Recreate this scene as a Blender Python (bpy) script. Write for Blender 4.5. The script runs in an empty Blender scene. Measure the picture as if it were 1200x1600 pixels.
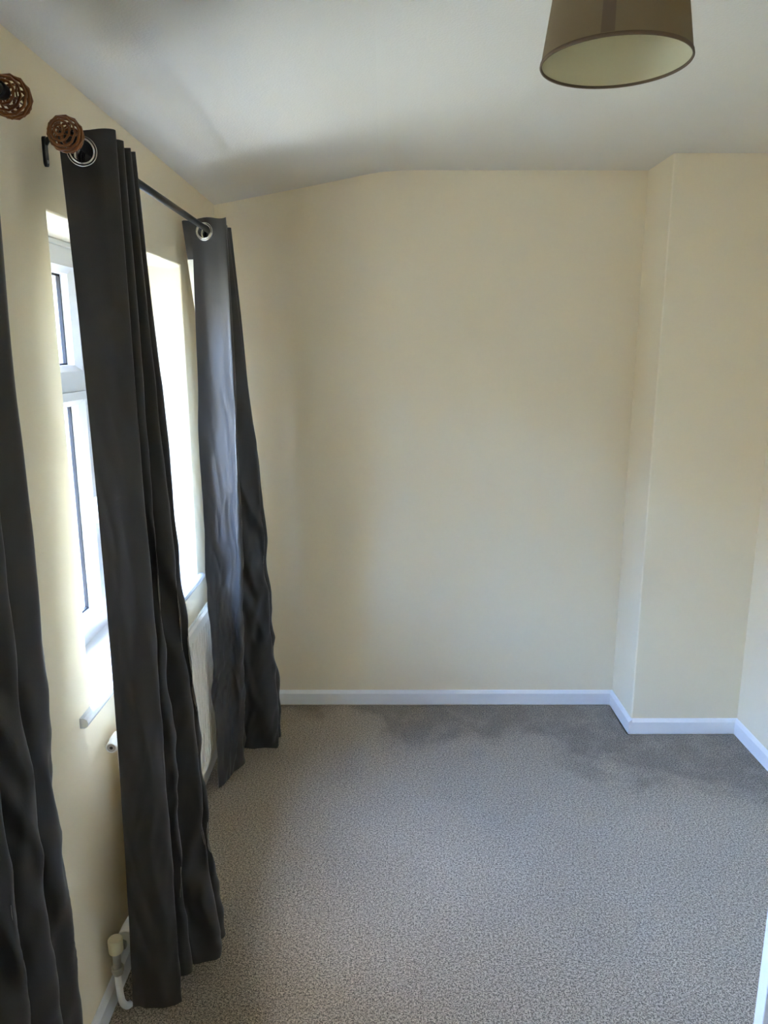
import bpy, bmesh, math, random
from mathutils import Vector, Matrix, noise

# ---------------------------------------------------------------- camera, sky, sun, exposure
S = bpy.context.scene
COL = S.collection
R = math.radians
cam_d = bpy.data.cameras.new('camera')
cam_d.sensor_fit = 'HORIZONTAL'
cam_d.sensor_width = 36.0
cam_d.lens = 1170 / 1200 * 36.0
cam_d.clip_start = 0.02
cam = bpy.data.objects.new('camera', cam_d)
COL.objects.link(cam)
cam.location = (0, 0, 1.68)
cam.rotation_euler = (R(90 - 12.3), 0, 0)
S.camera = cam

SKY_STRENGTH = 1.0
SUN_ENERGY = 6.0
S.view_settings.view_transform = 'Standard'
S.view_settings.look = 'None'
S.view_settings.gamma = 1.0
S.view_settings.use_curve_mapping = False
S.view_settings.exposure = 3.88

w = bpy.data.worlds.new('sky')
S.world = w
w.use_nodes = True
nt = w.node_tree
nt.nodes.clear()
sky = nt.nodes.new('ShaderNodeTexSky')
sky.sky_type = 'NISHITA'
sky.sun_disc = False
sky.sun_elevation = R(58)
sky.sun_rotation = R(-20)
sky.air_density = 1.0
sky.dust_density = 1.2
hsv = nt.nodes.new('ShaderNodeHueSaturation')
hsv.inputs['Saturation'].default_value = 1.0
bg = nt.nodes.new('ShaderNodeBackground')
bg.inputs['Strength'].default_value = SKY_STRENGTH
wo = nt.nodes.new('ShaderNodeOutputWorld')
nt.links.new(sky.outputs[0], hsv.inputs['Color'])
tint = nt.nodes.new('ShaderNodeMix')          # the camera's white balance leans a little to magenta
tint.data_type = 'RGBA'
tint.blend_type = 'MULTIPLY'
tint.inputs[0].default_value = 1.0
tint.inputs[7].default_value = (0.95, 1.0, 1.16, 1.0)
nt.links.new(hsv.outputs[0], tint.inputs[6])
nt.links.new(tint.outputs[2], bg.inputs['Color'])
nt.links.new(bg.outputs[0], wo.inputs['Surface'])

sun_d = bpy.data.lights.new('sun', 'SUN')
sun_d.energy = SUN_ENERGY
sun_d.angle = R(0.6)
sun_d.color = (1.0, 0.95, 0.87)
sun = bpy.data.objects.new('sun', sun_d)
COL.objects.link(sun)
sun.location = (-4, 6, 9)
sun.rotation_euler = Vector((0.05, -0.48, -0.87)).to_track_quat('-Z', 'Y').to_euler()

S.cycles.max_bounces = 16
S.cycles.diffuse_bounces = 12
S.cycles.glossy_bounces = 6
S.cycles.transparent_max_bounces = 16
S.cycles.sample_clamp_indirect = 6.0
S.cycles.use_fast_gi = False

# ---------------------------------------------------------------- helpers
def srgb(r, g, b):
    def f(c):
        c /= 255.0
        return c / 12.92 if c <= 0.04045 else ((c + 0.055) / 1.055) ** 2.4
    return (f(r), f(g), f(b), 1.0)

def mat(name, col, rough=0.6, metal=0.0, spec=0.5, bump=None, vary=None, sheen=0.0):
    """bump = (scale, strength, distance, detail); vary = (scale, amount)"""
    m = bpy.data.materials.new(name)
    m.use_nodes = True
    t = m.node_tree
    b = t.nodes['Principled BSDF']
    b.inputs['Base Color'].default_value = col
    b.inputs['Roughness'].default_value = rough
    b.inputs['Metallic'].default_value = metal
    b.inputs['Specular IOR Level'].default_value = spec
    if sheen:
        b.inputs['Sheen Weight'].default_value = sheen
        b.inputs['Sheen Roughness'].default_value = 0.45
    tc = t.nodes.new('ShaderNodeTexCoord')
    if vary:
        n = t.nodes.new('ShaderNodeTexNoise')
        n.inputs['Scale'].default_value = vary[0]
        n.inputs['Detail'].default_value = 4
        t.links.new(tc.outputs['Object'], n.inputs['Vector'])
        mx = t.nodes.new('ShaderNodeMix')
        mx.data_type = 'RGBA'
        a = vary[1]
        mx.inputs[6].default_value = (col[0] * (1 - a), col[1] * (1 - a), col[2] * (1 - a), 1)
        mx.inputs[7].default_value = (min(1, col[0] * (1 + a)), min(1, col[1] * (1 + a)), min(1, col[2] * (1 + a)), 1)
        t.links.new(n.outputs['Fac'], mx.inputs[0])
        t.links.new(mx.outputs[2], b.inputs['Base Color'])
    if bump:
        n = t.nodes.new('ShaderNodeTexNoise')
        n.inputs['Scale'].default_value = bump[0]
        n.inputs['Detail'].default_value = bump[3]
        t.links.new(tc.outputs['Object'], n.inputs['Vector'])
        bp = t.nodes.new('ShaderNodeBump')
        bp.inputs['Strength'].default_value = bump[1]
        bp.inputs['Distance'].default_value = bump[2]
        t.links.new(n.outputs['Fac'], bp.inputs['Height'])
        t.links.new(bp.outputs[0], b.inputs['Normal'])
    return m

def link(o, parent=None):
    COL.objects.link(o)
    if parent is not None:
        o.parent = parent
    return o

def obj(name, bm, m, parent=None, smooth=False, bevel=0.0, seg=2, recalc=True):
    if recalc:
        bmesh.ops.recalc_face_normals(bm, faces=bm.faces)
    me = bpy.data.meshes.new(name)
    bm.to_mesh(me)
    bm.free()
    if smooth:
        for p in me.polygons:
            p.use_smooth = True
    me.materials.append(m)
    o = link(bpy.data.objects.new(name, me), parent)
    if bevel:
        md = o.modifiers.new('bevel', 'BEVEL')
        md.width = bevel
        md.segments = seg
        md.limit_method = 'ANGLE'
        md.angle_limit = R(40)
    return o

def empty(name, loc=(0, 0, 0)):
    o = link(bpy.data.objects.new(name, None))
    o.location = loc
    o.empty_display_size = 0.1
    return o

def tag(o, label=None, cat=None, group=None, kind=None):
    if label: o['label'] = label
    if cat: o['category'] = cat
    if group: o['group'] = group
    if kind: o['kind'] = kind
    return o

def box(bm, x0, x1, y0, y1, z0, z1):
    v = [bm.verts.new((x, y, z)) for x in (x0, x1) for y in (y0, y1) for z in (z0, z1)]
    for f in ((0, 1, 3, 2), (4, 6, 7, 5), (0, 4, 5, 1), (2, 3, 7, 6), (0, 2, 6, 4), (1, 5, 7, 3)):
        bm.faces.new([v[i] for i in f])
    return bm

def prism(bm, pts, axis, a, b):
    """closed 2-D outline pts extruded along axis (0,1,2) from a to b"""
    def mk(p, t):
        c = [p[0], p[1]]
        c.insert(axis, t)
        return bm.verts.new(c)
    A = [mk(p, a) for p in pts]
    B = [mk(p, b) for p in pts]
    n = len(pts)
    bm.faces.new(A)
    bm.faces.new(B[::-1])
    for i in range(n):
        j = (i + 1) % n
        bm.faces.new((A[i], B[i], B[j], A[j]))
    return bm

def lathe(bm, prof, M, n=32, close=False, cap=True):
    """prof list of (r, h) about local z, placed by matrix M"""
    rings = []
    for r, h in prof:
        rings.append([bm.verts.new(M @ Vector((r * math.cos(2 * math.pi * k / n), r * math.sin(2 * math.pi * k / n), h))) for k in range(n)])
    m = len(prof)
    for i in range(m if close else m - 1):
        A, B = rings[i], rings[(i + 1) % m]
        for k in range(n):
            bm.faces.new((A[k], A[(k + 1) % n], B[(k + 1) % n], B[k]))
    if cap and not close:
        if prof[0][0] > 1e-6: bm.faces.new(rings[0][::-1])
        if prof[-1][0] > 1e-6: bm.faces.new(rings[-1])
    return bm

def tube(bm, pts, r, n=12, closed=False):
    pts = [Vector(p) for p in pts]
    N = len(pts)
    up = Vector((0.13, 0.21, 0.97))
    rings = []
    for i, p in enumerate(pts):
        a = pts[(i - 1) % N] if (closed or i > 0) else p
        b = pts[(i + 1) % N] if (closed or i < N - 1) else p
        t = (b - a).normalized()
        s = t.cross(up)
        if s.length < 1e-3: s = t.cross(Vector((1, 0, 0)))
        s.normalize()
        q = s.cross(t)
        up = q
        rr = r[i] if isinstance(r, (list, tuple)) else r
        rings.append([bm.verts.new(p + s * rr * math.cos(2 * math.pi * k / n) + q * rr * math.sin(2 * math.pi * k / n)) for k in range(n)])
    for i in range(N if closed else N - 1):
        A, B = rings[i], rings[(i + 1) % N]
        for k in range(n):
            bm.faces.new((A[k], A[(k + 1) % n], B[(k + 1) % n], B[k]))
    if not closed:
        bm.faces.new(rings[0][::-1])
        bm.faces.new(rings[-1])
    return bm

def frame_M(loc, zdir, xhint=(0, 0, 1)):
    z = Vector(zdir).normalized()
    x = Vector(xhint)
    x = (x - z * x.dot(z)).normalized()
    y = z.cross(x)
    M = Matrix((x, y, z)).transposed().to_4x4()
    M.translation = Vector(loc)
    return M

def catmull(P, n):
    """n samples over control points P (tuples), uniform parameter, ends reflected"""
    P = [Vector(p) for p in P]
    Q = [2 * P[0] - P[1]] + P + [2 * P[-1] - P[-2]]
    out = []
    m = len(P) - 1
    for k in range(n):
        u = k / (n - 1) * m
        i = min(int(u), m - 1)
        t = u - i
        a, b, c, d = Q[i], Q[i + 1], Q[i + 2], Q[i + 3]
        out.append(0.5 * ((2 * b) + (c - a) * t + (2 * a - 5 * b + 4 * c - d) * t * t + (3 * b - a - 3 * c + d) * t ** 3))
    return out

# ---------------------------------------------------------------- materials
CREAM = srgb(238, 226, 199)
M_wall = mat('cream_emulsion', CREAM, 0.75, spec=0.25, bump=(70, 0.10, 0.004, 6))
M_ceil = mat('ceiling_white', srgb(218, 214, 203), 0.85, spec=0.2, bump=(160, 0.25, 0.004, 3))
M_gloss = mat('white_gloss', srgb(238, 239, 241), 0.28, spec=0.5)
M_upvc = mat('white_upvc', srgb(212, 214, 216), 0.25, spec=0.5)
M_gasket = mat('black_gasket', srgb(32, 32, 34), 0.6)
M_rad = mat('radiator_enamel', srgb(242, 239, 231), 0.3, spec=0.5)
M_plast = mat('white_plastic', srgb(235, 235, 232), 0.35)
M_creamplast = mat('yellowed_plastic', srgb(222, 211, 176), 0.4)
M_chrome = mat('chrome', srgb(200, 200, 198), 0.16, metal=1.0)
M_dullmetal = mat('dull_nickel', srgb(182, 180, 176), 0.3, metal=1.0)
M_hole = mat('dark_hole', srgb(25, 25, 25), 0.7)
M_iron = mat('black_iron', srgb(22, 22, 24), 0.38, spec=0.5)
M_wicker = mat('brown_lacquered_cane', srgb(128, 77, 33), 0.28, spec=0.5, vary=(60, 0.35))
M_lining = mat('pale_lining', srgb(205, 201, 190), 0.8, spec=0.2)
M_shade = mat('taupe_shade_fabric', srgb(130, 115, 88), 0.8, spec=0.2, bump=(900, 0.1, 0.001, 1))
M_seam = mat('taupe_shade_overlap', srgb(112, 97, 78), 0.8, spec=0.2)
M_trim = mat('shade_binding', srgb(108, 92, 74), 0.7, spec=0.2)
M_shade_in = mat('shade_lining', srgb(205, 198, 164), 0.7, spec=0.2)
M_bulb = mat('bulb_glass', srgb(235, 235, 230), 0.3)
M_ground = mat('pale_paving', srgb(110, 108, 92), 0.9, vary=(0.6, 0.15))
M_hedge = mat('hedge_leaf', srgb(90, 110, 60), 0.8, vary=(3, 0.4))
M_render = mat('white_render', srgb(228, 226, 220), 0.9)
M_slate = mat('roof_slate', srgb(110, 105, 104), 0.8, vary=(2, 0.2))
M_brick = mat('buff_brick', srgb(150, 132, 104), 0.9, vary=(4, 0.3))
M_darkglass = mat('window_dark', srgb(70, 80, 90), 0.1)

# curtain cloth: charcoal with a faint satin sheen and a fine weave
def cloth():
    m = mat('charcoal_curtain_cloth', srgb(50, 48, 46), 0.46, spec=0.55, sheen=0.12)
    t = m.node_tree
    b = t.nodes['Principled BSDF']
    tc = t.nodes['Texture Coordinate']
    wv = t.nodes.new('ShaderNodeTexNoise')
    wv.inputs['Scale'].default_value = 420
    wv.inputs['Detail'].default_value = 2
    bp = t.nodes.new('ShaderNodeBump')
    bp.inputs['Strength'].default_value = 0.12
    bp.inputs['Distance'].default_value = 0.001
    t.links.new(tc.outputs['Object'], wv.inputs['Vector'])
    t.links.new(wv.outputs['Fac'], bp.inputs['Height'])
    t.links.new(bp.outputs[0], b.inputs['Normal'])
    return m
M_cloth = cloth()

def glass():
    m = bpy.data.materials.new('clear_glass')
    m.use_nodes = True
    t = m.node_tree
    t.nodes.clear()
    out = t.nodes.new('ShaderNodeOutputMaterial')
    tr = t.nodes.new('ShaderNodeBsdfTransparent')
    tr.inputs[0].default_value = (0.94, 0.96, 0.95, 1)
    gl = t.nodes.new('ShaderNodeBsdfGlossy')
    gl.inputs['Roughness'].default_value = 0.02
    lw = t.nodes.new('ShaderNodeLayerWeight')     # Schlick reflectance, the same from both sides of the pane
    lw.inputs['Blend'].default_value = 0.5
    pw = t.nodes.new('ShaderNodeMath'); pw.operation = 'POWER'; pw.inputs[1].default_value = 5.0
    fr = t.nodes.new('ShaderNodeMath'); fr.operation = 'MULTIPLY_ADD'
    fr.inputs[1].default_value = 0.9; fr.inputs[2].default_value = 0.04
    t.links.new(lw.outputs['Facing'], pw.inputs[0])
    t.links.new(pw.outputs[0], fr.inputs[0])
    mx = t.nodes.new('ShaderNodeMixShader')
    t.links.new(fr.outputs[0], mx.inputs[0])
    t.links.new(tr.outputs[0], mx.inputs[1])
    t.links.new(gl.outputs[0], mx.inputs[2])
    t.links.new(mx.outputs[0], out.inputs['Surface'])
    return m
M_glass = glass()

def carpet_mat():
    m = bpy.data.materials.new('grey_twist_pile')
    m.use_nodes = True
    t = m.node_tree
    N, L = t.nodes, t.links
    b = N['Principled BSDF']
    b.inputs['Roughness'].default_value = 0.95
    b.inputs['Specular IOR Level'].default_value = 0.1
    b.inputs['Sheen Weight'].default_value = 0.25
    b.inputs['Sheen Roughness'].default_value = 0.5
    tc = N.new('ShaderNodeTexCoord')
    co = tc.outputs['Object']
    def nz(scale, detail, rough=0.5, dist=0.0):
        n = N.new('ShaderNodeTexNoise')
        n.inputs['Scale'].default_value = scale
        n.inputs['Detail'].default_value = detail
        n.inputs['Roughness'].default_value = rough
        n.inputs['Distortion'].default_value = dist
        L.new(co, n.inputs['Vector'])
        return n
    def math_(op, a, bb, clamp=False):
        n = N.new('ShaderNodeMath')
        n.operation = op
        n.use_clamp = clamp
        for i, v in enumerate((a, bb)):
            if isinstance(v, (int, float)): n.inputs[i].default_value = v
            else: L.new(v, n.inputs[i])
        return n.outputs[0]
    def ramp(v, a, bb, c0, c1):
        n = N.new('ShaderNodeMapRange')
        n.interpolation_type = 'SMOOTHSTEP'
        L.new(v, n.inputs[0])
        for i, q in enumerate((a, bb, c0, c1)): n.inputs[i + 1].default_value = q
        return n.outputs[0]
    speck = nz(290, 4, 0.75)
    vor = N.new('ShaderNodeTexVoronoi')
    vor.inputs['Scale'].default_value = 360
    L.new(co, vor.inputs['Vector'])
    # yarn speckle: dark and light twists
    clump = nz(145, 3, 0.6)
    both = math_('ADD', math_('MULTIPLY', speck.outputs['Fac'], 0.62), math_('MULTIPLY', clump.outputs['Fac'], 0.38))
    yarn = ramp(both, 0.40, 0.61, 0.0, 1.0)
    cr = N.new('ShaderNodeMix'); cr.data_type = 'RGBA'
    cr.inputs[6].default_value = srgb(80, 72, 62)
    cr.inputs[7].default_value = srgb(206, 191, 169)
    L.new(yarn, cr.inputs[0])
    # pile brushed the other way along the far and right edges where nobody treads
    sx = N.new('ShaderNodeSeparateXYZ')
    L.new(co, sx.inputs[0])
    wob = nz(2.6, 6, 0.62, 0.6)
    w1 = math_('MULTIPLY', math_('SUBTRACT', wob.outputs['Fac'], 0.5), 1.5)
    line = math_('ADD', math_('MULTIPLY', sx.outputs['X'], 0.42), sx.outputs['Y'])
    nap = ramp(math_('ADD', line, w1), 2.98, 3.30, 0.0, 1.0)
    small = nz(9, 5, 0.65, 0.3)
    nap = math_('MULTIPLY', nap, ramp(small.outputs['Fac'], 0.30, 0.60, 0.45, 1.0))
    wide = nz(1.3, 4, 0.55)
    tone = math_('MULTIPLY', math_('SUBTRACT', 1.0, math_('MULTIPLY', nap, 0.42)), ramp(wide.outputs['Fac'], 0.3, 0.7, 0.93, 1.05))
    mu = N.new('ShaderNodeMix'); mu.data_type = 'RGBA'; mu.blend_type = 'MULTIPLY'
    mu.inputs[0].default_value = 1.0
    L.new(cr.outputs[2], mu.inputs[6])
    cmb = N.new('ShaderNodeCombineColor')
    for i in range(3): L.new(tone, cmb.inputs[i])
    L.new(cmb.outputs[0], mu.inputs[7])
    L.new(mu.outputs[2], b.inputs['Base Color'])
    h = math_('ADD', math_('MULTIPLY', speck.outputs['Fac'], 0.7), math_('MULTIPLY', vor.outputs['Distance'], -0.6))
    h = math_('ADD', h, math_('MULTIPLY', small.outputs['Fac'], 0.5))
    bp = N.new('ShaderNodeBump')
    bp.inputs['Strength'].default_value = 0.6
    bp.inputs['Distance'].default_value = 0.006
    L.new(h, bp.inputs['Height'])
    L.new(bp.outputs[0], b.inputs['Normal'])
    return m
M_carpet = carpet_mat()

# ---------------------------------------------------------------- the room shell
WX = -0.715            # inner face of the window wall
RX = 1.575             # inner face of the right wall
BY = 3.352             # back wall
CX, CY = 1.103, 3.068  # chimney breast: side face x, front face y
Y0 = -1.7              # wall behind the camera
HZ = 2.405
WIN = [(1.687, 2.755), (0.18, 1.108)]
SILL_Z, HEAD_Z = 0.832, 1.965
OUTX = -0.945          # outer face of the window wall

def wall_left(WX=WX, OUTX=OUTX, WIN=WIN, zs=(-0.02, SILL_Z - 0.025, HEAD_Z, 2.62), name='wall_left', M_wall=M_wall):
    bm = bmesh.new()
    ys = sorted({Y0, BY + 0.2, *[v for w_ in WIN for v in w_]})
    def solid(i, j):
        if i < 0 or j < 0 or i >= len(ys) - 1 or j >= len(zs) - 1: return False
        yc = (ys[i] + ys[i + 1]) / 2
        return not (j == 1 and any(a < yc < b for a, b in WIN))
    cache = {}
    def V(x, y, z):
        k = (x, y, z)
        if k not in cache: cache[k] = bm.verts.new(k)
        return cache[k]
    for i in range(len(ys) - 1):
        for j in range(len(zs) - 1):
            if not solid(i, j): continue
            a, b, c, d = ys[i], ys[i + 1], zs[j], zs[j + 1]
            for x in (WX, OUTX):
                bm.faces.new((V(x, a, c), V(x, b, c), V(x, b, d), V(x, a, d)))
            if not solid(i - 1, j): bm.faces.new((V(WX, a, c), V(WX, a, d), V(OUTX, a, d), V(OUTX, a, c)))
            if not solid(i + 1, j): bm.faces.new((V(WX, b, c), V(WX, b, d), V(OUTX, b, d), V(OUTX, b, c)))
            if not solid(i, j - 1): bm.faces.new((V(WX, a, c), V(WX, b, c), V(OUTX, b, c), V(OUTX, a, c)))
            if not solid(i, j + 1): bm.faces.new((V(WX, a, d), V(WX, b, d), V(OUTX, b, d), V(OUTX, a, d)))
    return obj(name, bm, M_wall, bevel=0.005, seg=3)
tag(wall_left(), kind='structure')
# brick outer leaf: its opening overlaps the window frame all round
OUTX = -1.04
tag(wall_left(-0.946, OUTX, [(a + 0.025, b - 0.025) for a, b in WIN], (-3.1, SILL_Z - 0.02, HEAD_Z - 0.045, 2.62), 'wall_outer_left', M_brick), kind='structure')

def struct(name, bm, m, **k):
    return tag(obj(name, bm, m, **k), kind='structure')

struct('wall_back', box(bmesh.new(), WX - 0.1, RX + 0.2, BY, BY + 0.2, -0.02, 2.62), M_wall)
struct('wall_chimney', box(bmesh.new(), CX, RX + 0.1, CY, BY + 0.05, -0.02, 2.62), M_wall, bevel=0.006, seg=3)
DY0, DY1, DZ = 0.615, 1.385, 2.00
rw = bmesh.new()
box(rw, RX, RX + 0.12, Y0, DY0, -0.02, 2.62)
box(rw, RX, RX + 0.12, DY1, BY + 0.2, -0.02, 2.62)
box(rw, RX, RX + 0.12, DY0, DY1, DZ, 2.62)
struct('wall_right', rw, M_wall)
fr_ = bmesh.new()
for x0, x1 in ((RX - 0.014, RX), (RX + 0.12, RX + 0.134)):
    box(fr_, x0, x1, DY0 - 0.06, DY0, 0.0, DZ + 0.06)
    box(fr_, x0, x1, DY1, DY1 + 0.06, 0.0, DZ + 0.06)
    box(fr_, x0, x1, DY0, DY1, DZ, DZ + 0.06)
struct('trim_doorway', fr_, M_gloss)
ld = bmesh.new()
box(ld, RX + 1.12, RX + 1.24, -0.6, 2.2, -0.02, 2.62)
box(ld, RX + 0.12, RX + 1.24, -0.72, -0.6, -0.02, 2.62)
box(ld, RX + 0.12, RX + 1.24, 2.2, 2.32, -0.02, 2.62)
struct('wall_landing', ld, M_wall)
struct('ceiling_landing', box(bmesh.new(), RX + 0.12, RX + 1.24, -0.72, 2.32, 2.405, 2.62), M_ceil)
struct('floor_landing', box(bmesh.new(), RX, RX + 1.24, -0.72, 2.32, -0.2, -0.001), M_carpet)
struct('wall_rear', box(bmesh.new(), WX - 0.325, RX + 0.2, Y0 - 0.15, Y0, -0.02, 2.62), M_wall)
struct('floor', box(bmesh.new(), -0.94, RX, Y0 - 0.15, BY + 0.2, -0.2, -0.012), M_ground)

# ceiling: flat, bending down towards the window wall
cp = [(RX + 0.11, HZ), (0.10, HZ + 0.002), (0.04, HZ - 0.001), (-0.02, HZ - 0.006), (-0.09, HZ - 0.018), (-0.18, HZ - 0.036),
      (-0.36, HZ - 0.070), (-0.56, HZ - 0.106), (-0.60, HZ - 0.114), (-0.66, HZ - 0.125), (WX - 0.02, HZ - 0.137),
      (WX - 0.3, HZ - 0.137), (WX - 0.3, HZ + 0.18), (RX + 0.11, HZ + 0.18)]
ceil = struct('ceiling', prism(bmesh.new(), cp, 1, Y0 - 0.1, BY + 0.1), M_ceil)

# skirting boards with a bevelled top edge
SK = [(0, 0), (0.014, 0), (0.014, 0.056), (0.004, 0.068), (0, 0.070)]
def skirting(name, p, q, inward):
    """from p to q along the wall foot; inward = unit vector into the room"""
    bm = bmesh.new()
    ex = Vector(inward)
    ends = []
    for e in (p, q):
        ends.append([bm.verts.new((e[0] + ex.x * a, e[1] + ex.y * a, h)) for a, h in SK])
    n = len(SK)
    bm.faces.new(ends[0]); bm.faces.new(ends[1][::-1])
    for i in range(n):
        j = (i + 1) % n
        bm.faces.new((ends[0][i], ends[1][i], ends[1][j], ends[0][j]))
    return struct(name, bm, M_gloss)
skirting('baseboard_back', (WX, BY), (CX, BY), (0, -1))
skirting('baseboard_chimney_side', (CX, BY - 0.0), (CX, CY - 0.014), (-1, 0))
skirting('baseboard_chimney', (CX, CY), (RX, CY), (0, -1))
skirting('baseboard_right', (RX, CY), (RX, 1.445), (-1, 0))
skirting('baseboard_left', (WX, Y0), (WX, BY), (1, 0))

# carpet, cut round the chimney breast
cb = bmesh.new()
outline = [(WX + 0.013, Y0 + 0.01), (RX - 0.012, Y0 + 0.01), (RX - 0.012, CY - 0.016), (CX - 0.016, CY - 0.016), (CX - 0.016, BY - 0.016), (WX + 0.013, BY - 0.016)]
prism(cb, outline, 2, -0.011, 0.0)
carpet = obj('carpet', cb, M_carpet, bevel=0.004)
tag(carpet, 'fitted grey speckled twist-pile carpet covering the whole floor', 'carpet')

# ---------------------------------------------------------------- windows
FX0, FX1 = -0.935, -0.872       # frame depth (outer, inner face)
GX = -0.902                     # glass plane
def ring_frame(bm, x0, x1, ya, yb, za, zb, wy, wz, slope=0.0):
    """mitred rectangular frame; slope > 0 tips the inner lip back towards the glass"""
    def loop(x, dy, dz):
        return [bm.verts.new((x, y, z)) for y, z in ((ya + dy, za + dz), (yb - dy, za + dz), (yb - dy, zb - dz), (ya + dy, zb - dz))]
    loops = [loop(x0, 0, 0), loop(x1, 0, 0), loop(x1, wy - slope, wz - slope), loop(x1 - slope * 0.9, wy, wz), loop(x0, wy, wz)]
    m = len(loops)
    for i in range(m):
        A, B = loops[i], loops[(i + 1) % m]
        for k in range(4):
            bm.faces.new((A[k], A[(k + 1) % 4], B[(k + 1) % 4], B[k]))
    return bm

def make_window(name, ya, yb):
    root = empty(name, (FX0, (ya + yb) / 2, SILL_Z))
    tag(root, kind='structure')
    def P(nm, bm, m, **k):
        bmesh.ops.translate(bm, verts=bm.verts, vec=-Vector(root.location))
        return obj(nm, bm, m, root, **k)
    ym = (ya + yb) / 2 + 0.018
    P('frame', ring_frame(bmesh.new(), FX0, FX1, ya - 0.01, yb + 0.01, SILL_Z - 0.012, HEAD_Z + 0.01, 0.055, 0.058, 0.006), M_upvc)
    P('mullion', box(bmesh.new(), FX0, FX1, ym - 0.034, ym + 0.034, SILL_Z + 0.04, HEAD_Z - 0.045), M_upvc, bevel=0.003)
    P('transom', box(bmesh.new(), FX0, FX1 - 0.001, ya + 0.04, ym - 0.03, 1.557, 1.600), M_upvc, bevel=0.003)
    y0, y1 = ya + 0.040, ym - 0.030
    zb, zt = SILL_Z + 0.040, HEAD_Z - 0.044
    for nm, a, b, c, d in (('casement_sash', y0, y1, zb, 1.562), ('fanlight_sash', y0, y1, 1.595, zt)):
        s = P(nm, ring_frame(bmesh.new(), FX0 + 0.012, FX1 + 0.012, a, b, c, d, 0.050, 0.040, 0.017), M_upvc)
        def Q(n2, bm, m):
            bmesh.ops.translate(bm, verts=bm.verts, vec=-Vector(root.location))
            return obj(n2, bm, m, s)
        Q('gasket', ring_frame(bmesh.new(), GX - 0.004, GX + 0.006, a + 0.047, b - 0.047, c + 0.037, d - 0.037, 0.008, 0.008), M_gasket)
        Q('glass_pane', box(bmesh.new(), GX - 0.002, GX + 0.002, a + 0.05, b - 0.05, c + 0.04, d - 0.04), M_glass)
    # handle on the casement stile
    hb = bmesh.new()
    box(hb, FX1 + 0.010, FX1 + 0.022, y1 - 0.032, y1 - 0.012, 1.17, 1.25)
    box(hb, FX1 + 0.018, FX1 + 0.040, y1 - 0.030, y1 - 0.014, 1.235, 1.25)
    box(hb, FX1 + 0.030, FX1 + 0.042, y1 - 0.030, y1 - 0.014, 1.14, 1.25)
    P('handle', hb, M_plast, bevel=0.003)
    # fixed pane on the other side of the mullion
    y0, y1 = ym + 0.030, yb - 0.040
    g = P('glazing_bead', ring_frame(bmesh.new(), FX0 + 0.02, FX1 - 0.004, y0, y1, zb, zt, 0.022, 0.022, 0.012), M_upvc)
    P('gasket', ring_frame(bmesh.new(), GX - 0.004, GX + 0.006, y0 + 0.019, y1 - 0.019, zb + 0.019, zt - 0.019, 0.007, 0.007), M_gasket)
    P('glass_pane', box(bmesh.new(), GX - 0.002, GX + 0.002, y0 + 0.02, y1 - 0.02, zb + 0.02, zt - 0.02), M_glass)
    # bead of sealant / trim under the head
    P('trim', box(bmesh.new(), FX1, FX1 + 0.008, ya, yb, HEAD_Z - 0.016, HEAD_Z), M_upvc, bevel=0.003)
    # inside sill board with a rounded nose and horns past the reveal
    sb = bmesh.new()
    nose = [(FX1 - 0.003, SILL_Z - 0.025), (WX + 0.011, SILL_Z - 0.025), (WX + 0.018, SILL_Z - 0.021), (WX + 0.021, SILL_Z - 0.0125),
            (WX + 0.018, SILL_Z - 0.004), (WX + 0.011, SILL_Z), (FX1 - 0.003, SILL_Z)]
    prism(sb, nose, 1, ya + 0.001, yb - 0.001)
    horn = [(WX + 0.0005, SILL_Z - 0.025)] + nose[1:6] + [(WX + 0.0005, SILL_Z)]
    prism(sb, horn, 1, ya - 0.075, ya + 0.001)
    prism(sb, horn, 1, yb - 0.001, yb + 0.035)
    P('window_sill', sb, M_upvc)
    # outside sill
    P('outer_sill', box(bmesh.new(), OUTX - 0.05, FX0 + 0.005, ya - 0.02, yb + 0.02, SILL_Z - 0.09, SILL_Z - 0.02), M_render)
    return root
make_window('window_1', *WIN[0])
make_window('window_2', *WIN[1])

# ---------------------------------------------------------------- outside
gb = bmesh.new()
box(gb, -60, 30, -40, 60, -3.2, -3.0)
struct('ground', gb, M_ground)
# buff brick terrace added out of frame to block low sky from the windows
terr = empty('added_terrace', (-10, -8, -3))
tag(terr, kind='structure')
TY0, TY1 = -32, 12
obj('wall', box(bmesh.new(), -7, 0, TY0, TY1, 0, 6.2), M_brick, terr)
rb = bmesh.new()
prism(rb, [(0.4, 6.1), (0.4, 6.22), (-3.5, 8.7), (-7.4, 6.22), (-7.4, 6.1)], 1, TY0 - 0.2, TY1 + 0.2)
obj('roof', rb, M_slate, terr)
for k in range(8):
    yc = TY0 + 3.0 + k * 5.2
    for zc in (0.9, 3.9):
        wb = bmesh.new()
        ring_frame(wb, -0.02, 0.05, yc - 0.7, yc + 0.7, zc, zc + 1.3, 0.08, 0.08)
        f = obj('window', wb, M_upvc, terr)
        obj('pane', box(bmesh.new(), -0.005, 0.012, yc - 0.65, yc + 0.65, zc + 0.05, zc + 1.25), M_darkglass, f)
    if k % 2 == 0:
        obj('chimney_stack', box(bmesh.new(), -3.9, -3.1, yc + 2.2, yc + 3.1, 8.0, 9.6), M_brick, terr)

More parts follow.
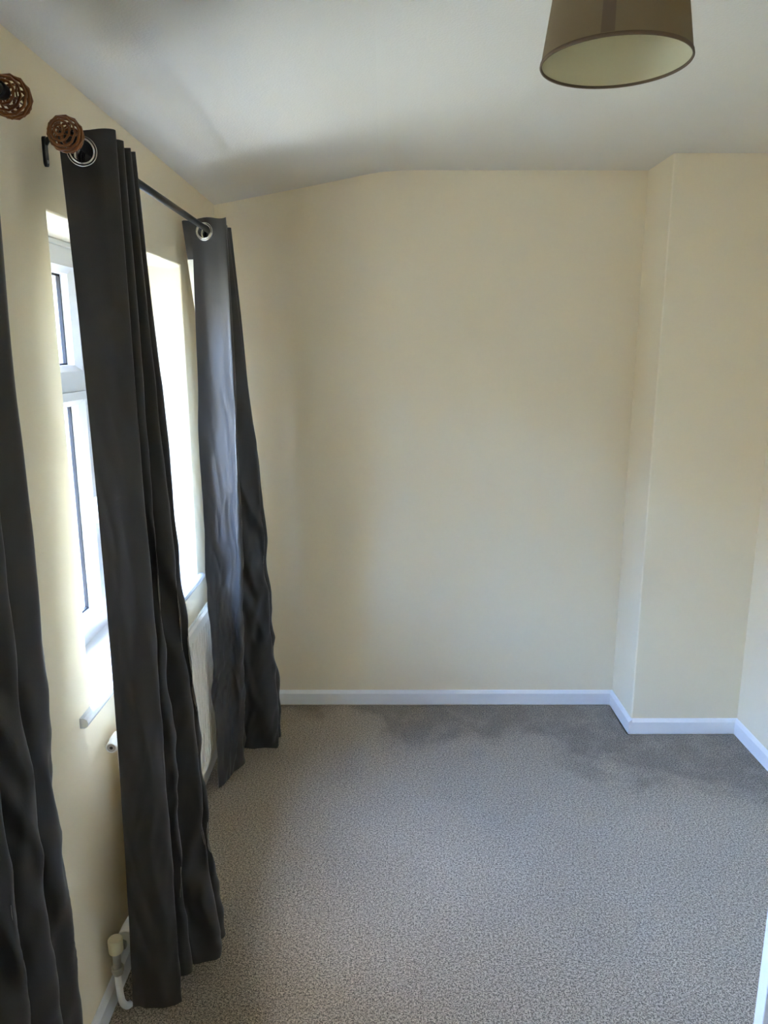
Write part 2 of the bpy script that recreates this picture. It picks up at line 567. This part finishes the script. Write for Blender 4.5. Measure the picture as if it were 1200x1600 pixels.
# unseen gabled wing, added to cut low sky and bounce warm sunlight
wing = empty('added_wing', (-4.6, -9.5, -3))
tag(wing, kind='structure')
obj('wall', box(bmesh.new(), -2.6, 4, -6, 0, 0, 5.6), M_brick, wing)
rb = bmesh.new()
prism(rb, [(0.3, 5.5), (0.3, 5.62), (-3.0, 8.0), (-6.3, 5.62), (-6.3, 5.5)], 0, -2.8, 4.2)
obj('roof', rb, M_slate, wing)
for xc in (-1.2, 1.6):
    for zc in (0.9, 3.5):
        wb = bmesh.new()
        ring_frame(wb, -0.02, 0.05, xc - 0.6, xc + 0.6, zc, zc + 1.2, 0.08, 0.08)
        for v in wb.verts: v.co = Vector((v.co.y, v.co.x, v.co.z))
        f = obj('window', wb, M_upvc, wing)
        obj('pane', box(bmesh.new(), xc - 0.55, xc + 0.55, -0.005, 0.012, zc + 0.05, zc + 1.15), M_darkglass, f)

# low pale garage across the yard, clad in boards
hroot = empty('garage', (-6, 13.5, -3))
tag(hroot, 'low pale clapboard garage outside, glimpsed through the window beside the curtain', 'garage')
obj('wall', box(bmesh.new(), -4, 2.6, 0, 5, 0, 1.7), M_render, hroot)
rb = bmesh.new()
prism(rb, [(-0.3, 1.68), (5.3, 1.68), (5.3, 1.76), (2.5, 2.25), (-0.3, 1.76)], 0, -4.2, 2.8)
obj('roof', rb, M_slate, hroot)
me0 = None
for k in range(6):
    if k == 0:
        bd = bmesh.new()
        prism(bd, [(0.0, 0), (-0.05, 0), (-0.02, 0.28), (0.0, 0.28)], 0, -4, 2.6)
        o = obj('cladding_board', bd, M_render, hroot); me0 = o.data
    else:
        o = link(bpy.data.objects.new('cladding_board', me0), hroot)
    o.location = (0, 0, 0.28 * k)

# ---------------------------------------------------------------- radiator under the first window
rad = empty('radiator', (-0.68, 2.22, 0.15))
tag(rad, 'white fluted panel radiator on the wall under the window', 'radiator')
def RP(nm, bm, m, par=rad, **k):
    bmesh.ops.translate(bm, verts=bm.verts, vec=-Vector(rad.location))
    return obj(nm, bm, m, par, **k)
RY0, RY1, RZ0, RZ1, RFX = 1.735, 2.760, 0.128, 0.738, -0.662
# fluted front skin: section in (y, x) swept in z, flat rails above and below
fb = bmesh.new()
NF = 30
pitch = (RY1 - RY0 - 0.05) / NF
y = RY0 + 0.025
sec = [(RY0 + 0.002, RFX - 0.008), (RY0 + 0.008, RFX)]
for k in range(NF):
    for f_, d in ((0.0, 0), (0.50, 0), (0.64, 0.010), (0.86, 0.010)):
        sec.append((y + f_ * pitch, RFX - d))
    y += pitch
sec += [(y, RFX), (RY1 - 0.008, RFX), (RY1 - 0.002, RFX - 0.008)]
rows = [(RZ0 + 0.010, 0, 0.008), (RZ0 + 0.016, 0, 0), (RZ0 + 0.042, 0, 0), (RZ0 + 0.054, 1, 0), (RZ1 - 0.066, 1, 0), (RZ1 - 0.054, 0, 0), (RZ1 - 0.018, 0, 0), (RZ1 - 0.010, 0, 0.008)]
grid = [[fb.verts.new((RFX + (xx - RFX) * (s_ if 1 < k < len(sec) - 2 else 1) - d_, yy, z)) for k, (yy, xx) in enumerate(sec)] for z, s_, d_ in rows]
for i in range(len(rows) - 1):
    for k in range(len(sec) - 1):
        fb.faces.new((grid[i][k], grid[i][k + 1], grid[i + 1][k + 1], grid[i + 1][k]))
RP('front_panel', fb, M_rad, recalc=False)
RP('back_panel', box(bmesh.new(), RFX - 0.018, RFX - 0.012, RY0 + 0.002, RY1 - 0.002, RZ0 + 0.008, RZ1 - 0.008), M_rad)
RP('rim_seam', box(bmesh.new(), RFX - 0.0105, RFX - 0.0075, RY0, RY1, RZ0, RZ1), M_rad, bevel=0.001)
for yy in (1.95, 2.5):
    RP('wall_bracket', box(bmesh.new(), WX + 0.0015, RFX - 0.018, yy - 0.015, yy + 0.015, 0.22, 0.66), M_rad)
# blanking plug with bleed screw at the top end
pb = bmesh.new()
Mp = frame_M((RFX - 0.012, RY0 + 0.006, 0.716), (0, -1, 0))
lathe(pb, [(0.017, 0), (0.017, 0.028), (0.0135, 0.032), (0.0145, 0.034), (0.0145, 0.056), (0.0125, 0.059), (0.0115, 0.059), (0.0110, 0.0565), (0.0, 0.0565)], Mp, 28)
plug = RP('bleed_plug', pb, M_plast, smooth=False, bevel=0.001)
sb_ = bmesh.new()
lathe(sb_, [(0.0105, 0.0566), (0.0105, 0.0576), (0.0042, 0.0576), (0.0042, 0.0570), (0, 0.0570)], Mp, 24)
RP('brass_ring', sb_, M_dullmetal, plug)
sb_ = bmesh.new()
lathe(sb_, [(0.0041, 0.0569), (0.0041, 0.0579), (0.0, 0.0579)], Mp, 12)
RP('bleed_screw', sb_, M_hole, plug)
# lockshield valve at the foot
VY, VZ, VX = 1.610, 0.196, -0.676
vb = bmesh.new()
lathe(vb, [(0.010, -0.056), (0.010, -0.020), (0.0105, -0.018), (0.0105, 0.0)], Matrix.Translation((VX, VY, VZ)), 20)
lathe(vb, [(0.0095, 0.0), (0.0095, 0.030)], frame_M((VX, VY, VZ - 0.012), (0.0, 1, 0)), 20)
valve = RP('valve', vb, M_dullmetal, smooth=False)
cbm = bmesh.new()
lathe(cbm, [(0.0165, 0.0), (0.0178, 0.002), (0.0182, 0.034), (0.0165, 0.038), (0.0, 0.038)], Matrix.Translation((VX, VY, VZ - 0.002)), 30)
tag(RP('valve_cap', cbm, M_creamplast, valve, bevel=0.001), 'yellowed cream plastic cap')
nb = bmesh.new()
lathe(nb, [(0.0125, -0.007), (0.0125, 0.0), (0.0145, 0.0), (0.0155, 0.002), (0.0155, 0.011), (0.0145, 0.013)], Matrix.Translation((VX, VY, VZ - 0.060)), 12)
RP('compression_nut', nb, M_dullmetal, valve)
nb = bmesh.new()
lathe(nb, [(0.0145, 0.0), (0.0155, 0.002), (0.0155, 0.012), (0.0145, 0.014)], frame_M((VX, VY + 0.026, VZ - 0.012), (0, 1, 0)), 6)
RP('compression_nut', nb, M_dullmetal, valve)
tb = bmesh.new()
lathe(tb, [(0.0, -0.001), (0.019, 0.0), (0.021, 0.004), (0.021, 0.034), (0.017, 0.070), (0.017, 0.092)], frame_M((VX + 0.012, VY + 0.038, VZ + 0.004), (0.0, 1, 0)), 28)
RP('tail_union', tb, M_plast, valve, smooth=False, bevel=0.001)
pp = catmull([(VX, VY, VZ - 0.058), (VX, VY, VZ - 0.10), (VX + 0.001, VY + 0.001, 0.062), (VX + 0.003, VY + 0.006, 0.034), (VX + 0.009, VY + 0.018, 0.012), (VX + 0.014, VY + 0.028, 0.0085)], 26)
pm = bmesh.new()
tube(pm, pp, 0.0088, 16)
tag(RP('supply_pipe', pm, M_gloss, smooth=True), 'white painted pipe bending down into the carpet')

# ---------------------------------------------------------------- curtain rods
RODX, RODZ, RODR = -0.597, 2.073, 0.0095
def finial(par, yc, sgn, origin):
    """caged ball of cane hoops round the rod axis; sgn = side the rod enters from"""
    fr = 0.0315
    C = Vector((RODX, yc, RODZ)) - Vector(origin)
    core = bmesh.new()
    lathe(core, [(0.0115, 0.022), (0.0125, 0.026), (0.0125, 0.040), (0.0105, 0.042)], frame_M(C, (0, sgn, 0)), 20)
    F = obj('finial', core, M_iron, par)
    tag(F, 'open ball of brown cane hoops on the rod end')
    proto = None
    for k in range(9):
        th = R(-74 + 148 * k / 8)
        r, h = fr * math.cos(th), fr * math.sin(th)
        hb_ = bmesh.new()
        n = 10
        pts = [C + Vector((r * math.cos(2 * math.pi * (j + 0.37 * k) / n), h, r * math.sin(2 * math.pi * (j + 0.37 * k) / n))) for j in range(n)]
        tube(hb_, pts, 0.0023, 6, closed=True)
        obj('cane_hoop', hb_, M_wicker, F, smooth=True)
    for k in range(6):
        a = 2 * math.pi * k / 6
        hb_ = bmesh.new()
        pts = []
        for j in range(9):
            th = R(-82 + 164 * j / 8)
            r = (fr - 0.005) * math.cos(th)
            aa = a + 0.5 * th
            pts.append(C + Vector((r * math.cos(aa), (fr - 0.005) * math.sin(th), r * math.sin(aa))))
        tube(hb_, pts, 0.0015, 6)
        obj('cane_rib', hb_, M_wicker, F, smooth=True)

def bracket(par, yc, origin):
    O = Vector(origin)
    b = bmesh.new()
    # wall plate, slim with rounded ends
    n = 8
    pl = [(yc + 0.008 * math.cos(math.pi * k / n), RODZ + 0.034 + 0.008 * math.sin(math.pi * k / n)) for k in range(n + 1)]
    pl += [(yc - 0.008 * math.cos(math.pi * k / n), RODZ - 0.010 - 0.008 * math.sin(math.pi * k / n)) for k in range(n + 1)]
    prism(b, pl, 0, WX, WX + 0.006)
    bmesh.ops.translate(b, verts=b.verts, vec=-O)
    B = obj('bracket', b, M_iron, par)
    arm = bmesh.new()
    pts = catmull([(WX + 0.004, yc, RODZ + 0.026), (WX + 0.012, yc, RODZ + 0.036), (WX + 0.03, yc, RODZ + 0.037), (RODX - 0.03, yc, RODZ + 0.022), (RODX - 0.016, yc, RODZ + 0.004), (RODX - 0.010, yc, RODZ - 0.012), (RODX, yc, RODZ - 0.017), (RODX + 0.012, yc, RODZ - 0.011)], 30)
    tube(arm, [p - O for p in pts], 0.0055, 10)
    obj('bracket_arm', arm, M_iron, B, smooth=True)
    for dz in (0.028, -0.008):
        s = bmesh.new()
        lathe(s, [(0.0035, 0), (0.0035, 0.001), (0.002, 0.002), (0, 0.0022)], frame_M(Vector((WX + 0.006, yc, RODZ + dz)) - O, (1, 0, 0)), 10)
        obj('screw', s, M_dullmetal, B)

def rod(ya, yb, brackets, label, fa, fb_):
    root = empty('curtain_rod', (RODX, (ya + yb) / 2, RODZ))
    tag(root, label, 'curtain rod', 'black iron curtain rods')
    o = root.location
    p = bmesh.new()
    lathe(p, [(RODR, 0), (RODR, yb - ya)], frame_M(Vector((RODX, ya, RODZ)) - Vector(o), (0, 1, 0)), 24)
    pole = obj('pole', p, M_iron, root, smooth=False)
    for f in pole.data.polygons: f.use_smooth = len(f.vertices) == 4
    if fa: finial(root, ya - 0.022, 1, o)
    if fb_: finial(root, yb + 0.022, -1, o)
    for yb_ in brackets: bracket(root, yb_, o)
rod(1.545, 2.935, (1.700, 2.886), 'black iron curtain rod above the window in view with the radiator below', True, False)
rod(-0.30, 1.288, (1.185, -0.15), 'black iron curtain rod mostly out of frame, only its cane ball end showing', True, True)

# ---------------------------------------------------------------- curtains
ZT = RODZ + 0.031
def smooth_(a, b, x):
    t = min(1.0, max(0.0, (x - a) / (b - a)))
    return t * t * (3 - 2 * t)

def curtain(label, top, mid, bot, ring_idx, zbot, seed, nu=150, wr=1.0, flat=-1.0, hemflick=0.0):
    root = empty('curtain', (RODX, top[len(top) // 2][1], 0.0))
    tag(root, label, 'curtain', 'charcoal eyelet curtains')
    O = Vector(root.location)
    T, Md, B = catmull(top, nu), catmull(mid, nu), catmull(bot, nu)
    # vertical stations: dense through the heading, then even
    zs, z = [], ZT
    while z > ZT - 0.085:
        zs.append(z); z -= 0.0028
    n2 = 150
    for k in range(n2 + 1):
        zs.append(z + (0.0 - z) * k / n2)
    L = ZT
    rnd = random.Random(seed)
    off = Vector((rnd.random() * 50, rnd.random() * 50, rnd.random() * 50))
    def pos(i, j, back=0.0):
        t = j
        z_ = zs[j]
        s = (ZT - z_) / ZT               # 0 at the top, 1 at the bottom
        # quadratic through top (s=0), mid (s=.5), bottom (s=1)
        a = T[i] * (2 * (s - 0.5) * (s - 1)) + Md[i] * (4 * s * (1 - s)) + B[i] * (2 * s * (s - 0.5))
        return a, s
    P = [[None] * nu for _ in zs]
    for j in range(len(zs)):
        rowp = [pos(i, j)[0] for i in range(nu)]
        s = (ZT - zs[j]) / ZT
        for i in range(nu):
            a, b = rowp[max(0, i - 1)], rowp[min(nu - 1, i + 1)]
            t = (b - a).normalized()
            nrm = Vector((t.y, -t.x))
            u = i / (nu - 1)
            zb = zbot + 0.012 * math.sin(u * 9 + seed)
            zz = ZT - s * (ZT - zb)
            amp = wr * min(1.0, max(0.0, (s - 0.05) / 0.25)) * (0.35 + 0.65 * min(1.0, max(0.0, (u - flat) / 0.04)))
            q = Vector((u * 9.0, zz * 2.6, 0)) + off
            w1 = noise.noise(q) * 0.010
            d = Vector((u * 17.0 + zz * 3.0, zz * 4.5 + u * 3, 3.3)) + off
            w2 = noise.noise(d)
            d2 = Vector((u * 24.0 - zz * 5.0, zz * 7.5, 7.7)) + off
            w3 = noise.noise(d2)
            cre = (0.35 - math.sqrt(w2 * w2 + 0.006)) * 0.017 * smooth_(0.12, 0.55, s) + (0.35 - math.sqrt(w3 * w3 + 0.004)) * 0.013 * smooth_(0.22, 0.8, s)
            # soft puckers just above the hem
            flare = hemflick * max(0.0, (s - 0.93) / 0.07) ** 2
            dsp = amp * (w1 * (0.4 + s) + cre) + flare
            # crisp heading: nothing moves at the eyelets
            xy = rowp[i] + nrm * dsp
            top_w = 0.003 * math.sin(u * 40 + seed) * max(0, 1 - s * 12)
            P[j][i] = (Vector((xy.x, xy.y, zz + top_w)), Vector((nrm.x, nrm.y, 0)))
    # eyelets
    cz = RODZ - 0.0105
    centres = []
    for k in ring_idx:
        i = round(k / (len(top) - 1) * (nu - 1))
        best = min(range(len(zs)), key=lambda j: abs(P[j][i][0].z - cz))
        p, nn = P[best][i]
        # ring plane: average direction of the cloth over the eyelet's width
        a, b = P[best][max(0, i - 3)][0], P[best][min(nu - 1, i + 3)][0]
        tt = (b - a); tt.z = 0; tt.normalize()
        centres.append((i, Vector((p.x, p.y, cz)), Vector((tt.y, -tt.x, 0))))
    def near_hole(c):
        for i, p, nn in centres:
            if abs(c.z - cz) < 0.03 and (c - p).length < 0.0235 and abs((c - p).dot(nn)) < 0.012:
                return True
        return False
    def sheet(offset, z_hi, i0=0, i1=nu - 1, hole=True):
        bm = bmesh.new()
        V = {}
        for j in range(len(zs)):
            if P[j][0][0].z > z_hi: continue
            for i in range(i0, i1 + 1):
                p, nn = P[j][i]
                V[(j, i)] = bm.verts.new(p + nn * offset - O)
        for j in range(len(zs) - 1):
            for i in range(i0, i1):
                ks = [(j, i), (j, i + 1), (j + 1, i + 1), (j + 1, i)]
                if not all(k in V for k in ks): continue
                if hole and zs[j] > ZT - 0.09:
                    c = sum((P[a][b][0] for a, b in ks), Vector()) / 4
                    if near_hole(c): continue
                bm.faces.new([V[k] for k in ks])
        return bm
    f = obj('fabric', sheet(0.0, 9), M_cloth, root, smooth=True, recalc=False)
    ln = obj('lining', sheet(-0.0007, ZT - 0.115, 0, nu - 1, False), M_lining, root, smooth=True, recalc=False)
    tag(ln, 'pale blackout lining on the back')
    proto = None
    for i, p, nn in centres:
        if proto is None:
            bm = bmesh.new()
            prof = [(0.0195, -0.0022), (0.0195, 0.0022), (0.0205, 0.0040), (0.0222, 0.0046), (0.0236, 0.0034), (0.0252, 0.0030),
                    (0.0268, 0.0042), (0.0284, 0.0044), (0.0296, 0.0026), (0.0298, 0.0), (0.0296, -0.0030), (0.0270, -0.0046), (0.0215, -0.0046)]
            lathe(bm, prof, Matrix.Identity(4), 40, close=True)
            o = obj('eyelet', bm, M_chrome, root, smooth=True)
            proto = o.data
        else:
            o = link(bpy.data.objects.new('eyelet', proto), root)
        o.matrix_local = frame_M(p - O, nn)
    return root

# --- first panel: gathered at the near end of the rod over the window
top1 = [(-0.640, 1.592), (-0.600, 1.604), (-0.562, 1.610), (-0.535, 1.620), (-0.558, 1.632), (-0.600, 1.638), (-0.640, 1.642), (-0.652, 1.652),
        (-0.640, 1.660), (-0.600, 1.664), (-0.541, 1.684), (-0.600, 1.716), (-0.650, 1.724), (-0.600, 1.732), (-0.546, 1.744), (-0.600, 1.766),
        (-0.648, 1.774), (-0.600, 1.782), (-0.551, 1.792), (-0.600, 1.815), (-0.645, 1.825)]
mid1 = [(-0.620, 1.590), (-0.590, 1.600), (-0.555, 1.608), (-0.530, 1.628), (-0.552, 1.646), (-0.590, 1.660), (-0.618, 1.672), (-0.628, 1.685),
        (-0.612, 1.694), (-0.580, 1.698), (-0.534, 1.704), (-0.580, 1.730), (-0.622, 1.742), (-0.575, 1.752), (-0.508, 1.766), (-0.560, 1.795),
        (-0.615, 1.810), (-0.570, 1.822), (-0.514, 1.835), (-0.560, 1.860), (-0.605, 1.875)]
bot1 = [(-0.641, 1.598), (-0.605, 1.602), (-0.560, 1.608), (-0.523, 1.628), (-0.540, 1.650), (-0.580, 1.664), (-0.604, 1.676), (-0.610, 1.688),
        (-0.590, 1.698), (-0.560, 1.702), (-0.522, 1.704), (-0.540, 1.722), (-0.556, 1.738), (-0.520, 1.745), (-0.462, 1.765), (-0.505, 1.800),
        (-0.580, 1.820), (-0.530, 1.838), (-0.472, 1.860), (-0.530, 1.885), (-0.595, 1.900)]
curtain('charcoal eyelet curtain hanging in front of the near end of the radiator', top1, mid1, bot1, (1, 5, 9, 11, 13, 15, 17, 19), 0.035, 3, nu=260, wr=1.25, flat=0.19)

# --- second panel: pushed to the far end by the back wall
top2 = [(-0.640, 2.645), (-0.600, 2.642), (-0.560, 2.632), (-0.525, 2.622), (-0.535, 2.650), (-0.600, 2.690), (-0.672, 2.700), (-0.690, 2.712),
        (-0.660, 2.730), (-0.600, 2.745), (-0.547, 2.765), (-0.600, 2.800), (-0.660, 2.820), (-0.600, 2.845), (-0.552, 2.860), (-0.600, 2.895), (-0.650, 2.905)]
mid2 = [(-0.646, 2.610), (-0.612, 2.655), (-0.562, 2.655), (-0.522, 2.622), (-0.530, 2.672), (-0.575, 2.720), (-0.612, 2.750), (-0.620, 2.770),
        (-0.590, 2.790), (-0.530, 2.800), (-0.476, 2.830), (-0.540, 2.860), (-0.600, 2.880), (-0.540, 2.900), (-0.490, 2.920), (-0.550, 2.950), (-0.600, 2.960)]
bot2 = [(-0.645, 2.600), (-0.622, 2.650), (-0.602, 2.710), (-0.583, 2.770), (-0.592, 2.800), (-0.612, 2.830), (-0.625, 2.850), (-0.610, 2.870),
        (-0.570, 2.880), (-0.510, 2.885), (-0.455, 2.910), (-0.480, 2.940), (-0.540, 2.950), (-0.500, 2.970), (-0.447, 2.985), (-0.500, 3.010), (-0.560, 3.020)]
curtain('charcoal eyelet curtain hanging at the far end of the rod by the back wall', top2, mid2, bot2, (1, 5, 9, 11, 13, 15), 0.03, 11, nu=220, wr=1.3)

# --- third panel: far panel of the window beside the camera
top3 = [(-0.645, 0.82), (-0.600, 0.84), (-0.550, 0.86), (-0.600, 0.89), (-0.650, 0.91), (-0.600, 0.93), (-0.548, 0.95), (-0.600, 0.98),
        (-0.650, 1.00), (-0.600, 1.02), (-0.550, 1.045), (-0.600, 1.075), (-0.650, 1.09), (-0.600, 1.115), (-0.556, 1.150), (-0.600, 1.215), (-0.640, 1.235)]
mid3 = [(-0.640, 0.78), (-0.590, 0.80), (-0.535, 0.83), (-0.590, 0.86), (-0.640, 0.88), (-0.590, 0.90), (-0.530, 0.93), (-0.590, 0.97),
        (-0.640, 0.99), (-0.600, 1.01), (-0.548, 1.045), (-0.590, 1.08), (-0.640, 1.10), (-0.610, 1.12), (-0.570, 1.160), (-0.600, 1.210), (-0.640, 1.235)]
bot3 = [(-0.640, 0.72), (-0.590, 0.75), (-0.530, 0.79), (-0.590, 0.83), (-0.640, 0.85), (-0.590, 0.88), (-0.530, 0.92), (-0.590, 0.96),
        (-0.640, 0.98), (-0.600, 1.01), (-0.550, 1.060), (-0.590, 1.10), (-0.640, 1.12), (-0.620, 1.14), (-0.590, 1.185), (-0.620, 1.220), (-0.650, 1.245)]
curtain('charcoal curtain nearest the camera, hanging beside the bare strip of wall', top3, mid3, bot3, (1, 3, 5, 7, 9, 11, 13, 15), 0.03, 23, nu=200, wr=1.0)

# ---------------------------------------------------------------- pendant lamp
LX, LY, LZ = 0.387, 1.385, 2.147
RB, RT, LH = 0.1228, 0.094, 0.19
lamp = empty('pendant_lamp', (LX, LY, LZ))
tag(lamp, 'taupe tapered drum pendant lampshade hanging from the ceiling', 'lamp')
I4 = Matrix.Identity(4)
sh = bmesh.new()
lathe(sh, [(RB, 0.0), (RT, LH)], I4, 96, cap=False)
obj('shade', sh, M_shade, lamp, smooth=True)
li = bmesh.new()
lathe(li, [(RB - 0.0012, 0.0), (RT - 0.0012, LH)], I4, 96, cap=False)
tag(obj('shade_lining', li, M_shade_in, lamp, smooth=True), 'pale cream inside of the shade')
tr = bmesh.new()
lathe(tr, [(RB - 0.0024, 0.0), (RB - 0.0016, -0.0015), (RB + 0.0006, -0.0015), (RB + 0.0014, 0.0), (RB + 0.0006, 0.0042), (RB - 0.0006, 0.0045), (RB - 0.0024, 0.0022)], I4, 96, close=True)
obj('bottom_binding', tr, M_trim, lamp, smooth=True)
tr = bmesh.new()
lathe(tr, [(RT - 0.003, LH - 0.004), (RT + 0.0016, LH - 0.006), (RT + 0.0016, LH + 0.0005), (RT + 0.0004, LH + 0.002), (RT - 0.003, LH + 0.001)], I4, 96, close=True)
obj('top_binding', tr, M_trim, lamp, smooth=True)
# overlap seam of the cloth, facing the room's near side
se = bmesh.new()
a0 = R(-112)
ang = 0.085
A = []
for k in range(7):
    a = a0 - ang + 2 * ang * k / 6
    A.append([se.verts.new((r * math.cos(a), r * math.sin(a), h)) for r, h in ((RB + 0.0007, 0.005), (RT + 0.0007, LH - 0.005))])
for k in range(6):
    se.faces.new((A[k][0], A[k + 1][0], A[k + 1][1], A[k][1]))
obj('seam', se, M_seam, lamp, smooth=True)
gi = bmesh.new()
tube(gi, [(0.022 * math.cos(t * math.pi / 12), 0.022 * math.sin(t * math.pi / 12), LH - 0.02) for t in range(24)], 0.0017, 8, closed=True)
for k in range(3):
    a = k * 2 * math.pi / 3 + 0.4
    tube(gi, [(0.022 * math.cos(a), 0.022 * math.sin(a), LH - 0.02), ((RT - 0.002) * math.cos(a), (RT - 0.002) * math.sin(a), LH - 0.004)], 0.0016, 8)
obj('shade_ring', gi, M_plast, lamp, smooth=True)
ho = bmesh.new()
lathe(ho, [(0.015, LH - 0.055), (0.0205, LH - 0.05), (0.0205, LH - 0.022), (0.016, LH - 0.018), (0.016, LH + 0.0), (0.006, LH + 0.012), (0.004, LH + 0.02)], I4, 24)
obj('lamp_holder', ho, M_plast, lamp, smooth=False)
bu = bmesh.new()
lathe(bu, [(0.0, 0.0955 - 0.03)] + [(0.023 * math.sin(t), 0.0885 - 0.023 * math.cos(t)) for t in [R(x) for x in range(15, 125, 12)]] + [(0.0130, LH - 0.062), (0.0130, LH - 0.053)], I4, 24)
obj('bulb', bu, M_bulb, lamp, smooth=True)
co = bmesh.new()
lathe(co, [(0.0032, LH + 0.015), (0.0032, HZ - LZ - 0.02)], I4, 12)
obj('cord', co, M_plast, lamp, smooth=True)
ro = bmesh.new()
lathe(ro, [(0.008, HZ - LZ - 0.032), (0.014, HZ - LZ - 0.026), (0.036, HZ - LZ - 0.016), (0.040, HZ - LZ - 0.001), (0.040, HZ - LZ)], I4, 32)
obj('ceiling_rose', ro, M_plast, lamp, smooth=False)

# ---------------------------------------------------------------- white door standing open on the right
door = empty('door_1', (1.556, 1.3675, 0.008))
tag(door, kind='structure')
DW, DT, DH = 0.735, 0.035, 1.98
db = bmesh.new()
box(db, -DW, 0, -DT / 2, DT / 2, 0.0, DH)
obj('leaf', db, M_gloss, door, bevel=0.002)
for sy in (-1, 1):
    for (xa, xb, za, zb) in ((-DW + 0.1, -DW / 2 - 0.04, 1.06, 1.86), (-DW / 2 + 0.04, -0.1, 1.06, 1.86), (-DW + 0.1, -DW / 2 - 0.04, 0.18, 0.88), (-DW / 2 + 0.04, -0.1, 0.18, 0.88)):
        mb = bmesh.new()
        ring_frame(mb, 0, 0.008, xa, xb, za, zb, 0.022, 0.022, 0.006)
        for v in mb.verts:
            v.co = Vector((v.co.y, sy * (DT / 2 + v.co.x), v.co.z))
        obj('panel_moulding', mb, M_gloss, door)
    kb = bmesh.new()
    lathe(kb, [(0.024, 0), (0.024, 0.006), (0.009, 0.009), (0.009, 0.03), (0.02, 0.036), (0.026, 0.048), (0.02, 0.06), (0, 0.063)], frame_M((-DW + 0.06, sy * DT / 2, 0.98), (0, sy, 0)), 24)
    obj('door_knob', kb, M_chrome, door, smooth=True)
door.rotation_euler = (0, 0, 0.0)
